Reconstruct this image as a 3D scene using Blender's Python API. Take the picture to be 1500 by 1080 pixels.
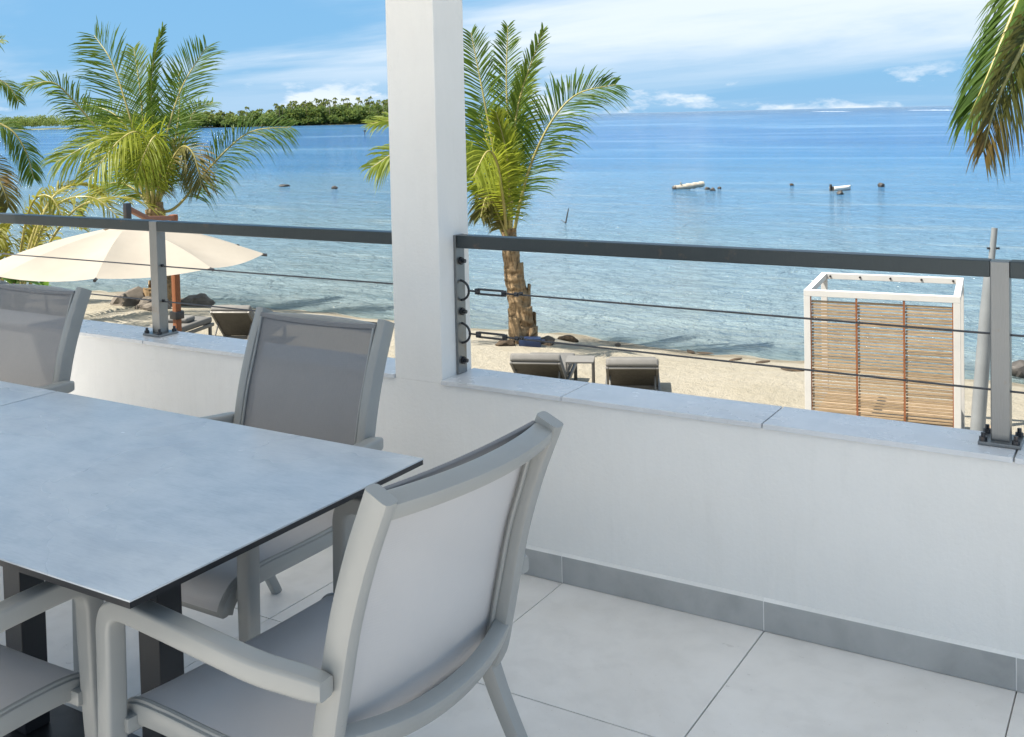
import bpy, bmesh, math, random
from mathutils import Vector, Matrix, noise
random.seed(7)
for o in list(bpy.data.objects): bpy.data.objects.remove(o)
S = bpy.context.scene
COL = S.collection
R = math.radians
PI = math.pi

# ------------------------------------------------------------------ camera
RIGHT = Vector((0.8535, 0.5205, -0.0230)); FWD = Vector((-0.5210, 0.8526, -0.0406))
FWD.normalize(); RIGHT = (RIGHT - FWD*RIGHT.dot(FWD)).normalized(); UP = RIGHT.cross(FWD)
EYE = Vector((0, 0, 1.6)); FPX = 1558.4; PX0 = 750.0; PY0 = 232.8
cd = bpy.data.cameras.new('camera'); cam = bpy.data.objects.new('camera', cd); COL.objects.link(cam)
cd.sensor_width = 36; cd.lens = FPX/1500*36; cd.shift_y = -(540-PY0)/1500
cd.clip_start = 0.05; cd.clip_end = 80000
m = Matrix((RIGHT, UP, -FWD)).transposed().to_4x4(); m.translation = EYE
cam.matrix_world = m
S.camera = cam

def ray(x, y): return RIGHT*((x-PX0)/FPX) - UP*((y-PY0)/FPX) + FWD
def atz(x, y, z):                      # point seen at a pixel, on the level z
    d = ray(x, y); return EYE + d*((z-EYE.z)/d.z)
def atd(x, y, dist): return EYE + ray(x, y)*dist   # at a depth along the view axis

# ------------------------------------------------------------------ sky, sun, exposure
SUN = Vector((-0.40, -0.36, 0.0)).normalized()*math.cos(R(60)) + Vector((0, 0, math.sin(R(60))))
W = bpy.data.worlds.new('World'); S.world = W; W.use_nodes = True
nt = W.node_tree; nt.nodes.clear()
def wn(t, **k):
    n = nt.nodes.new(t)
    for a, b in k.items(): setattr(n, a, b)
    return n
def wl(a, b): nt.links.new(a, b)
def wmath(op, a, b=None, c=None, clamp=False):
    n = wn('ShaderNodeMath', operation=op, use_clamp=clamp)
    for i, v in enumerate((a, b, c)):
        if v is None: continue
        if isinstance(v, (int, float)): n.inputs[i].default_value = v
        else: wl(v, n.inputs[i])
    return n.outputs[0]
sky = wn('ShaderNodeTexSky', sky_type='NISHITA', sun_disc=False)
sky.sun_elevation = R(60); sky.sun_rotation = math.atan2(SUN.x, SUN.y)
sky.altitude = 0; sky.air_density = 1.0; sky.dust_density = 0.0; sky.ozone_density = 4.0
tc = wn('ShaderNodeTexCoord'); sp = wn('ShaderNodeSeparateXYZ'); wl(tc.outputs['Generated'], sp.inputs[0])
zc = wmath('MAXIMUM', sp.outputs[2], 0.0)
zz = wmath('ADD', zc, 0.10)
u = wmath('DIVIDE', sp.outputs[0], zz); v = wmath('DIVIDE', sp.outputs[1], zz)
cb = wn('ShaderNodeCombineXYZ'); wl(u, cb.inputs[0]); wl(v, cb.inputs[1])
mp = wn('ShaderNodeMapping'); wl(cb.outputs[0], mp.inputs[0])
mp.inputs['Rotation'].default_value = (0, 0, R(24)); mp.inputs['Scale'].default_value = (0.26, 0.42, 1)
mp.inputs['Location'].default_value = (9.2, 0.9, 0)
n1 = wn('ShaderNodeTexNoise'); wl(mp.outputs[0], n1.inputs['Vector'])
n1.inputs['Scale'].default_value = 0.9; n1.inputs['Detail'].default_value = 9; n1.inputs['Roughness'].default_value = 0.58; n1.inputs['Distortion'].default_value = 0.35
r1 = wn('ShaderNodeMapRange'); wl(n1.outputs[0], r1.inputs[0])
r1.inputs[1].default_value = 0.385; r1.inputs[2].default_value = 0.66; r1.interpolation_type = 'SMOOTHSTEP'
r1.inputs[4].default_value = 0.8
# heaps of small cumulus low over the horizon
mp2 = wn('ShaderNodeMapping'); wl(tc.outputs['Generated'], mp2.inputs[0]); mp2.inputs['Scale'].default_value = (9, 9, 26)
n2 = wn('ShaderNodeTexNoise'); wl(mp2.outputs[0], n2.inputs['Vector'])
n2.inputs['Scale'].default_value = 1.0; n2.inputs['Detail'].default_value = 7; n2.inputs['Roughness'].default_value = 0.6
r2 = wn('ShaderNodeMapRange'); wl(n2.outputs[0], r2.inputs[0]); r2.inputs[1].default_value = 0.52; r2.inputs[2].default_value = 0.62
b2 = wn('ShaderNodeMapRange'); wl(sp.outputs[2], b2.inputs[0]); b2.inputs[1].default_value = 0.055; b2.inputs[2].default_value = 0.02; b2.interpolation_type = 'SMOOTHSTEP'
cum = wmath('MULTIPLY', wmath('MULTIPLY', r2.outputs[0], b2.outputs[0]), 0.8)
lo = wn('ShaderNodeMapRange'); wl(sp.outputs[2], lo.inputs[0]); lo.inputs[1].default_value = 0.02; lo.inputs[2].default_value = 0.07; lo.inputs[3].default_value = 0.3; lo.interpolation_type = 'SMOOTHSTEP'
mask = wmath('MAXIMUM', wmath('MULTIPLY', r1.outputs[0], lo.outputs[0]), cum)
gain = wn('ShaderNodeMix', data_type='RGBA', blend_type='MULTIPLY'); gain.inputs[0].default_value = 1
wl(sky.outputs[0], gain.inputs[6]); gain.inputs[7].default_value = (1.0, 1.0, 1.0, 1)
hz = wn('ShaderNodeMapRange'); wl(sp.outputs[2], hz.inputs[0]); hz.inputs[1].default_value = 0.0; hz.inputs[2].default_value = 0.9; hz.inputs[3].default_value = 0.9; hz.inputs[4].default_value = 0.45
hm = wn('ShaderNodeMix', data_type='RGBA'); wl(hz.outputs[0], hm.inputs[0]); wl(gain.outputs[2], hm.inputs[6]); hm.inputs[7].default_value = (1.65, 4.0, 6.7, 1)
mx = wn('ShaderNodeMix', data_type='RGBA'); wl(mask, mx.inputs[0]); wl(hm.outputs[2], mx.inputs[6])
mx.inputs[7].default_value = (7.8, 8.3, 8.7, 1)
bg = wn('ShaderNodeBackground'); wl(mx.outputs[2], bg.inputs[0]); bg.inputs[1].default_value = 0.06
wo = wn('ShaderNodeOutputWorld'); wl(bg.outputs[0], wo.inputs[0])
sl = bpy.data.lights.new('sun', 'SUN'); so = bpy.data.objects.new('sun', sl); COL.objects.link(so)
sl.energy = 4.8; sl.angle = R(0.55); sl.color = (1.0, 0.93, 0.82)
so.rotation_euler = SUN.to_track_quat('Z', 'Y').to_euler(); so.location = (0, 0, 30)
S.view_settings.view_transform = 'Standard'; S.view_settings.look = 'None'
S.view_settings.exposure = 1.12; S.view_settings.gamma = 1.0; S.view_settings.use_curve_mapping = False

# ------------------------------------------------------------------ material helpers
class NT:
    def __init__(s, name):
        s.m = bpy.data.materials.new(name); s.m.use_nodes = True; s.t = s.m.node_tree; s.t.nodes.clear()
        s.out = s.n('ShaderNodeOutputMaterial')
    def n(s, t, **k):
        x = s.t.nodes.new(t)
        for a, b in k.items(): setattr(x, a, b)
        return x
    def l(s, a, b): s.t.links.new(a, b)
    def math(s, op, a, b=None, clamp=False):
        x = s.n('ShaderNodeMath', operation=op, use_clamp=clamp)
        for i, v in enumerate((a, b)):
            if v is None: continue
            if isinstance(v, (int, float)): x.inputs[i].default_value = v
            else: s.l(v, x.inputs[i])
        return x.outputs[0]
    def coord(s, kind='Object', scale=(1, 1, 1), jitter=False):
        c = s.n('ShaderNodeTexCoord').outputs[kind] if kind != 'World' else s.n('ShaderNodeNewGeometry').outputs['Position']
        if jitter:
            oi = s.n('ShaderNodeObjectInfo'); a = s.n('ShaderNodeVectorMath', operation='MULTIPLY_ADD')
            cbn = s.n('ShaderNodeCombineXYZ')
            for i in range(3): s.l(oi.outputs['Random'], cbn.inputs[i])
            s.l(cbn.outputs[0], a.inputs[0]); a.inputs[1].default_value = (37, 91, 53); s.l(c, a.inputs[2]); c = a.outputs[0]
        mpn = s.n('ShaderNodeMapping'); s.l(c, mpn.inputs[0]); mpn.inputs['Scale'].default_value = scale
        return mpn.outputs[0]
    def noise(s, vec, scale, detail=4, rough=0.55, dist=0.0):
        x = s.n('ShaderNodeTexNoise'); s.l(vec, x.inputs['Vector']); x.inputs['Scale'].default_value = scale
        x.inputs['Detail'].default_value = detail; x.inputs['Roughness'].default_value = rough; x.inputs['Distortion'].default_value = dist
        return x.outputs[0]
    def ramp(s, f, stops, interp='LINEAR'):
        x = s.n('ShaderNodeValToRGB'); s.l(f, x.inputs[0]); x.color_ramp.interpolation = interp
        e = x.color_ramp.elements
        while len(e) < len(stops): e.new(0.5)
        for i, (p, c) in enumerate(stops): e[i].position = p; e[i].color = (*c, 1)
        return x.outputs[0]
    def rng(s, f, a, b, c=0., d=1., smooth=False):
        x = s.n('ShaderNodeMapRange'); s.l(f, x.inputs[0])
        for i, v in enumerate((a, b, c, d)): x.inputs[i+1].default_value = v
        if smooth: x.interpolation_type = 'SMOOTHSTEP'
        return x.outputs[0]
    def mix(s, f, a, b, mode='MIX'):
        x = s.n('ShaderNodeMix', data_type='RGBA', blend_type=mode)
        for i, v in ((0, f), (6, a), (7, b)):
            if isinstance(v, (int, float)): x.inputs[i].default_value = v
            elif isinstance(v, tuple): x.inputs[i].default_value = (*v, 1)
            else: s.l(v, x.inputs[i])
        return x.outputs[2]
    def bump(s, hgt, strength=0.3, dist=0.01, normal=None):
        x = s.n('ShaderNodeBump'); s.l(hgt, x.inputs['Height']); x.inputs['Strength'].default_value = strength; x.inputs['Distance'].default_value = dist
        if normal: s.l(normal, x.inputs['Normal'])
        return x.outputs[0]
    def pbr(s, col, rough=0.5, metal=0.0, spec=0.5, normal=None, **k):
        x = s.n('ShaderNodeBsdfPrincipled')
        for nm, v in (('Base Color', col), ('Roughness', rough), ('Metallic', metal), ('Specular IOR Level', spec)):
            if isinstance(v, tuple): x.inputs[nm].default_value = (*v, 1)
            elif isinstance(v, (int, float)): x.inputs[nm].default_value = v
            else: s.l(v, x.inputs[nm])
        for nm, v in k.items(): x.inputs[nm.replace('_', ' ')].default_value = v
        if normal: s.l(normal, x.inputs['Normal'])
        return x.outputs[0]
    def done(s, sh): s.l(sh, s.out.inputs[0]); return s.m

def simple(name, c, rough=0.5, metal=0.0, var=0.08, scale=6, bump=0.0, bscale=60, spec=0.5, kind='Object', jitter=True):
    t = NT(name); vec = t.coord(kind, jitter=jitter)
    f = t.noise(vec, scale, 5)
    lo = tuple(x*(1-var) for x in c); hi = tuple(min(1, x*(1+var)) for x in c)
    col = t.ramp(f, [(0.3, lo), (0.7, hi)])
    nm = t.bump(t.noise(vec, bscale, 3), bump, 0.004) if bump else None
    rg = t.rng(t.noise(vec, scale*3, 3), 0.3, 0.7, rough*0.88, min(1, rough*1.12))
    return t.done(t.pbr(col, rg, metal, spec, nm))

M = {}
def mk_plaster():
    t = NT('plaster'); v = t.coord('World')
    f = t.noise(v, 1.1, 6, .6); g = t.noise(v, 70, 4, .65); r_ = t.noise(t.coord('World', (14, 14, 3)), 2.0, 5, .6)
    col = t.mix(t.rng(f, .3, .7), (.80, .775, .735), (.87, .85, .815))
    col = t.mix(t.rng(r_, .45, .75, 0, .10), col, (.70, .68, .64))
    st = t.noise(t.coord('World', (5, 5, .5)), 2.2, 7, .68)
    col = t.mix(t.rng(st, .56, .80, 0, .16), col, (.52, .50, .45))
    sc = t.noise(t.coord('World', (1, 1, 1)), 6, 8, .7, 1.2); ln = t.math('ABSOLUTE', t.math('SUBTRACT', sc, .5))
    col = t.mix(t.math('MULTIPLY', t.rng(ln, 0, .006, .35, 0), t.rng(f, .55, .7)), col, (.55, .53, .5))
    return t.done(t.pbr(col, .6, 0, .35, t.bump(t.math('ADD', g, t.math('MULTIPLY', r_, 2.0)), .30, .004)))
M['plaster'] = mk_plaster()
def mk_tile(name, c0, c1, rough):
    t = NT(name); v = t.coord('Object', jitter=True); wv = t.coord('World')
    f = t.noise(v, 2.2, 7, .58, .6); g = t.noise(v, 9, 5, .55, .3); h = t.noise(v, 90, 3)
    col = t.mix(t.rng(f, .30, .70), c0, c1)
    col = t.mix(t.rng(g, .42, .80, 0, .35), col, tuple(min(1, x*1.10) for x in c1))
    col = t.mix(t.rng(g, .50, .20, 0, .35), col, tuple(x*.78 for x in c0))
    oi = t.n('ShaderNodeObjectInfo'); col = t.mix(t.rng(oi.outputs['Random'], 0, 1, 0, .16), col, tuple(x*.84 for x in c0))
    dirt = t.noise(wv, 1.4, 8, .66, .5); col = t.mix(t.rng(dirt, .46, .76, 0, .36), col, tuple(x*.66*k for x, k in zip(c0, (1, .96, .9))))
    grit = t.noise(wv, 130, 2, .5); col = t.mix(t.math('MULTIPLY', t.rng(grit, .70, .76, 0, .55), t.rng(dirt, .42, .6)), col, (.34, .28, .20))
    rg = t.rng(t.math('ADD', t.math('MULTIPLY', g, .5), t.math('MULTIPLY', dirt, .5)), .3, .7, rough*.75, rough*1.3)
    return t.done(t.pbr(col, rg, 0, .5, t.bump(t.math('ADD', h, t.math('MULTIPLY', g, 1.5)), .10, .002)))
M['floor_tile'] = mk_tile('floor_tile', (.75, .73, .70), (.82, .80, .775), .32)
M['skirt_tile'] = mk_tile('skirting_tile', (.31, .315, .31), (.48, .475, .46), .42)
M['sill_tile'] = mk_tile('coping_tile', (.66, .67, .69), (.73, .74, .75), .26)
def mk_grout():
    t = NT('grout'); v = t.coord('World')
    f = t.noise(v, 3.5, 4)
    return t.done(t.pbr(t.mix(t.rng(f, .38, .6), (.16, .15, .13), (.46, .44, .41)), .9))
M['grout'] = mk_grout()
M['caulk'] = simple('caulk', (.78, .77, .74), .6)
def mk_table():
    t = NT('ceramic_top'); v = t.coord('Object')
    f = t.noise(v, 2.4, 5, .55); g = t.noise(t.coord('Object', (1, 1.7, 1)), 9, 6, .6); b = t.noise(t.coord('Object', (3, 3, 3)), 14, 4, .6); sm = t.noise(v, 1.1, 4, .5, .6)
    col = t.mix(t.rng(f, .30, .70), (.38, .43, .485), (.56, .60, .635))
    col = t.mix(t.rng(g, .30, .75, 0, .40), col, (.62, .65, .675))
    col = t.mix(t.rng(g, .52, .25, 0, .35), col, (.33, .375, .43))
    col = t.mix(t.rng(b, .40, .75, 0, .20), col, (.36, .40, .45))
    gr = t.noise(t.coord('Object', (5, 40, 1)), 6, 5, .65); col = t.mix(t.rng(gr, .40, .72, 0, .22), col, (.66, .69, .71)); col = t.mix(t.rng(gr, .46, .26, 0, .20), col, (.30, .345, .40))
    return t.done(t.pbr(col, t.rng(sm, .35, .65, .16, .36), 0, .55))
M['table_top'] = mk_table()
M['black'] = simple('black_powder_coat', (.012, .014, .018), .38, .0, .2, bump=.05, bscale=300)
M['resin'] = simple('grey_resin_frame', (.30, .305, .295), .36, 0, .03, 9, .04, 260)
M['screw'] = simple('dark_screw', (.03, .03, .03), .4, .6)
def mk_sling(name, cf, kf, cb, kb):
    t = NT(name); v = t.coord('Object')
    w1 = t.n('ShaderNodeTexWave', wave_type='BANDS', bands_direction='X'); w2 = t.n('ShaderNodeTexWave', wave_type='BANDS', bands_direction='Z')
    for w in (w1, w2): t.l(v, w.inputs[0]); w.inputs['Scale'].default_value = 190; w.inputs['Distortion'].default_value = .3
    w3 = t.n('ShaderNodeTexWave', wave_type='BANDS', bands_direction='Y'); t.l(v, w3.inputs[0]); w3.inputs['Scale'].default_value = 190
    hgt = t.math('ADD', w1.outputs[1], t.math('MULTIPLY', w2.outputs[1], w3.outputs[1]))
    col = t.mix(t.rng(t.noise(v, 5, 5), .3, .7), (.285, .285, .29), (.335, .335, .34))
    col = t.mix(t.rng(t.noise(t.coord('Object', (60, 60, 2)), 4, 2), .35, .65, 0, .25), col, (.40, .40, .41))
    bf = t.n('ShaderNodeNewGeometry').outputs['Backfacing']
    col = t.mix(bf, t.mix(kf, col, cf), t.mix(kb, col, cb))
    a = t.pbr(col, .55, 0, .3, t.bump(hgt, .25, .0008))
    tr = t.n('ShaderNodeBsdfTransparent'); lw = t.n('ShaderNodeLayerWeight'); lw.inputs[0].default_value = .35
    fac = t.rng(lw.outputs['Facing'], 0, .8, .90, 1.0)
    ms = t.n('ShaderNodeMixShader'); t.l(fac, ms.inputs[0]); t.l(tr.outputs[0], ms.inputs[1]); t.l(a, ms.inputs[2])
    return t.done(ms.outputs[0])
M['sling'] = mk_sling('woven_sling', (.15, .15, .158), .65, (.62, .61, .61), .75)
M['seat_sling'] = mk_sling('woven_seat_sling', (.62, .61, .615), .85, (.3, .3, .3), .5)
def mk_steel(name, c, rough, metal):
    t = NT(name); v = t.coord('Object', (1, 1, 1)); b = t.noise(t.coord('Object', (40, 40, 3)), 8, 4)
    st = t.noise(v, 14, 6, .65)
    col = t.mix(t.rng(b, .3, .7), tuple(x*.85 for x in c), c)
    col = t.mix(t.rng(st, .60, .76, 0, .6), col, (.22, .15, .10))
    return t.done(t.pbr(col, t.rng(b, .3, .7, rough*.8, rough*1.2), metal, .5, t.bump(b, .06, .001)))
M['steel'] = mk_steel('brushed_steel', (.26, .265, .265), .36, .85)
M['rail_steel'] = mk_steel('dark_rail_steel', (.06, .072, .077), .38, .7)
M['wire'] = mk_steel('wire_rope', (.10, .10, .105), .45, .7)
M['fitting'] = mk_steel('dark_fitting', (.07, .07, .075), .4, .8)
def mk_sand():
    t = NT('sand'); v = t.coord('World')
    z = t.n('ShaderNodeSeparateXYZ'); t.l(t.n('ShaderNodeNewGeometry').outputs['Position'], z.inputs[0])
    f = t.noise(v, .55, 8, .62); g = t.noise(v, 4.5, 7, .7); gr = t.noise(v, 60, 3, .7)
    col = t.mix(t.rng(f, .35, .68), (.36, .325, .25), (.42, .385, .315))
    col = t.mix(t.rng(g, .5, .72, 0, .5), col, (.32, .28, .205))
    col = t.mix(t.rng(gr, .58, .72, 0, .35), col, (.17, .13, .09))
    wet = t.rng(t.math('ADD', z.outputs[2], t.math('MULTIPLY', g, .12)), -2.84, -2.72, .75, 0, True)
    wet = t.math('MULTIPLY', wet, t.rng(z.outputs[2], -3.03, -2.94))
    col = t.mix(wet, col, (.20, .17, .12))
    col = t.mix(t.rng(z.outputs[2], -2.93, -2.99), col, (.48, .50, .44))
    bmp = t.math('ADD', t.math('MULTIPLY', g, 1.0), t.math('MULTIPLY', gr, .25))
    return t.done(t.pbr(col, .9, 0, .2, t.bump(bmp, .9, .14)))
M['sand'] = mk_sand()
def mk_sea():
    t = NT('lagoon_water'); v = t.coord('World')
    pz = t.n('ShaderNodeSeparateXYZ'); t.l(t.n('ShaderNodeNewGeometry').outputs['Position'], pz.inputs[0])
    Y = pz.outputs[1]
    warp = t.noise(t.coord('World', (.012, .03, 1)), 1, 5, .6)
    lg = t.math('LOGARITHM', t.math('MAXIMUM', t.math('SUBTRACT', Y, 12.0), 1.0), 10.0)
    lw = t.math('ADD', lg, t.math('MULTIPLY', t.math('SUBTRACT', warp, .5), .55))
    fac = t.math('DIVIDE', lw, 3.6)
    col = t.ramp(fac, [(.22, (.215, .27, .275)), (.30, (.18, .25, .28)), (.38, (.14, .235, .305)), (.45, (.085, .20, .335)), (.52, (.032, .155, .34)), (.62, (.014, .105, .29)), (.72, (.03, .13, .30)), (.82, (.010, .075, .21)), (.93, (.006, .045, .125))])
    cbx = t.n('ShaderNodeCombineXYZ'); t.l(t.math('MULTIPLY', pz.outputs[0], .010), cbx.inputs[0]); t.l(t.math('MULTIPLY', lg, 13.0), cbx.inputs[1])
    band = t.noise(cbx.outputs[0], 1.0, 8, .68, 1.1); farm = t.rng(lg, 1.55, 1.95, 0, 1, True)
    col = t.mix(t.math('MULTIPLY', t.rng(band, .48, .72, 0, .62, True), farm), col, (.20, .36, .50))
    col = t.mix(t.math('MULTIPLY', t.rng(band, .48, .30, 0, .6, True), farm), col, (.012, .075, .20))
    reef = t.noise(t.coord('World', (.09, .30, 1)), 1, 6, .65); near = t.rng(Y, 26, 110, 1, 0)
    col = t.mix(t.math('MULTIPLY', t.rng(reef, .54, .68, 0, .55), near), col, (.10, .19, .24))
    col = t.mix(t.math('MULTIPLY', t.rng(reef, .46, .34, 0, .4), near), col, (.32, .37, .34))
    w3 = t.noise(t.coord('World', (.12, .5, 1)), 1.0, 4, .6)
    wv = t.noise(t.coord('World', (.42, .75, 1)), 1.0, 7, .62, .5); wv2 = t.noise(t.coord('World', (1.5, 2.6, 1)), 1.0, 5, .62, .5)
    hh = t.math('ADD', wv, t.math('MULTIPLY', wv2, .5))
    nm = t.bump(hh, 1.0, 1.0)
    a = t.pbr(col, .10, 0, .26, nm, IOR=1.33)
    tr = t.n('ShaderNodeBsdfTransparent'); tr.inputs[0].default_value = (.84, .95, .95, 1)
    op = t.rng(t.math('ADD', Y, t.math('MULTIPLY', w3, 2.0)), 17.6, 22.5, .30, 1.0, True)
    ms = t.n('ShaderNodeMixShader'); t.l(op, ms.inputs[0]); t.l(tr.outputs[0], ms.inputs[1]); t.l(a, ms.inputs[2])
    return t.done(ms.outputs[0])
M['sea'] = mk_sea()
def mk_leaf(name, c0, c1, trans=.35, tipc=None):
    t = NT(name); v = t.coord('Object', jitter=True)
    f = t.noise(v, 2.5, 4); oi = t.n('ShaderNodeObjectInfo')
    k = t.math('ADD', t.math('MULTIPLY', f, .6), t.math('MULTIPLY', oi.outputs['Random'], .4))
    col = t.mix(t.rng(k, .25, .75), c0, c1)
    if tipc: col = t.mix(t.rng(t.noise(v, 1.3, 3), .55, .7, 0, .8), col, tipc)
    a = t.pbr(col, .5, 0, .22)
    b = t.n('ShaderNodeBsdfTranslucent'); t.l(t.mix(.5, col, tuple(min(1, x*1.9) for x in c1)), b.inputs[0])
    ms = t.n('ShaderNodeMixShader'); ms.inputs[0].default_value = trans; t.l(a, ms.inputs[1]); t.l(b.outputs[0], ms.inputs[2])
    return t.done(ms.outputs[0])
M['frond'] = mk_leaf('palm_frond_green', (.050, .105, .016), (.145, .205, .028), .48)
M['frond_lit'] = mk_leaf('palm_frond_sunlit', (.115, .17, .018), (.27, .30, .035), .46)  # yellower green puts the sunlit glow of some fronds into their colour
M['frond_dry'] = mk_leaf('palm_frond_browning', (.05, .07, .018), (.15, .13, .035), .3, (.22, .13, .045))
M['areca'] = mk_leaf('areca_leaf', (.14, .155, .02), (.25, .235, .035), .4)
M['broad'] = mk_leaf('broad_leaf', (.05, .14, .02), (.13, .23, .035), .35)
M['rachis'] = simple('palm_rachis', (.32, .28, .09), .45, 0, .2)
def mk_trunk():
    t = NT('palm_trunk'); v = t.coord('Object')
    w = t.n('ShaderNodeTexWave', wave_type='BANDS', bands_direction='Z'); t.l(v, w.inputs[0]); w.inputs['Scale'].default_value = 1.6; w.inputs['Distortion'].default_value = 11; w.inputs['Detail'].default_value = 4
    fib = t.noise(t.coord('Object', (9, 9, 1.4)), 3, 6, .7)
    col = t.mix(t.rng(fib, .32, .66), (.13, .085, .045), (.38, .265, .15))
    col = t.mix(t.rng(w.outputs[1], .55, .95, 0, .5), col, (.36, .25, .14))
    hh = t.math('ADD', w.outputs[1], fib)
    return t.done(t.pbr(col, .85, 0, .2, t.bump(hh, .8, .05)))
M['trunk'] = mk_trunk()
def mk_canvas():
    t = NT('cream_canvas'); v = t.coord('Object')
    f = t.noise(v, 1.6, 5)
    col = t.mix(t.rng(f, .3, .7), (.365, .33, .28), (.41, .375, .32))
    a = t.pbr(col, .85, 0, .15, t.bump(t.noise(v, 3.2, 3), .25, .03))
    b = t.n('ShaderNodeBsdfTranslucent'); b.inputs[0].default_value = (.4, .33, .24, 1)
    ms = t.n('ShaderNodeMixShader'); ms.inputs[0].default_value = .18; t.l(a, ms.inputs[1]); t.l(b.outputs[0], ms.inputs[2])
    return t.done(ms.outputs[0])
M['canvas'] = mk_canvas()
def mk_wood(name, a, b, sc=(2, 2, 14)):
    t = NT(name); v = t.coord('Object', sc, True)
    f = t.noise(v, 6, 6, .65, .4)
    col = t.mix(t.rng(f, .3, .7), a, b)
    return t.done(t.pbr(col, .55, 0, .4, t.bump(f, .3, .003)))
M['orange_wood'] = mk_wood('oiled_wood', (.18, .062, .024), (.30, .115, .05), (14, 14, 1.5))
M['slat'] = mk_wood('slat_wood', (.26, .175, .10), (.42, .315, .20), (1.5, 14, 14))
M['white_paint'] = simple('white_paint', (.56, .55, .53), .45, 0, .04, bump=.05)
M['taupe'] = simple('taupe_cushion', (.13, .125, .115), .8, 0, .08, 8, .3, 240)
M['taupe_light'] = simple('light_cushion', (.155, .15, .14), .8, 0, .06, 8, .3, 240)
M['lounger_frame'] = simple('lounger_frame', (.13, .125, .115), .5, .2, .08)
M['dark_mesh'] = simple('lounger_back_panel', (.055, .05, .04), .7, 0, .12, 8, .2, 200)
M['rock'] = simple('beach_rock', (.13, .11, .09), .9, 0, .45, 3, .8, 14)
M['dark_rock'] = simple('wet_rock', (.05, .045, .04), .6, 0, .4, 4, .6, 12)
M['grey_pole'] = simple('weathered_pole', (.22, .235, .245), .5, .1, .08, 5, .1, 40)
M['boat_white'] = simple('boat_hull', (.62, .60, .55), .5, 0, .15)
M['log'] = simple('driftwood', (.40, .36, .29), .8, 0, .3, 5, .5, 20)
M['blue_plastic'] = simple('blue_plastic', (.012, .03, .085), .5)
M['weed'] = simple('seaweed', (.06, .04, .022), .9, 0, .5, 5, .5, 20)
M['concrete'] = simple('render', (.55, .54, .52), .8)
M['glass'] = simple('tinted_panel', (.35, .42, .42), .15)
M['foam'] = simple('surf_foam', (.85, .87, .88), .9)
M['far_leaf'] = mk_leaf('far_foliage', (.075, .125, .03), (.20, .245, .06), .35)
M['far_palm'] = mk_leaf('far_palm_foliage', (.10, .145, .035), (.25, .265, .07), .35)
M['far_trunk'] = simple('far_trunk', (.22, .18, .13), .9)
M['island'] = simple('island_ground', (.16, .17, .08), .9, 0, .4, .05, kind='World')

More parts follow.
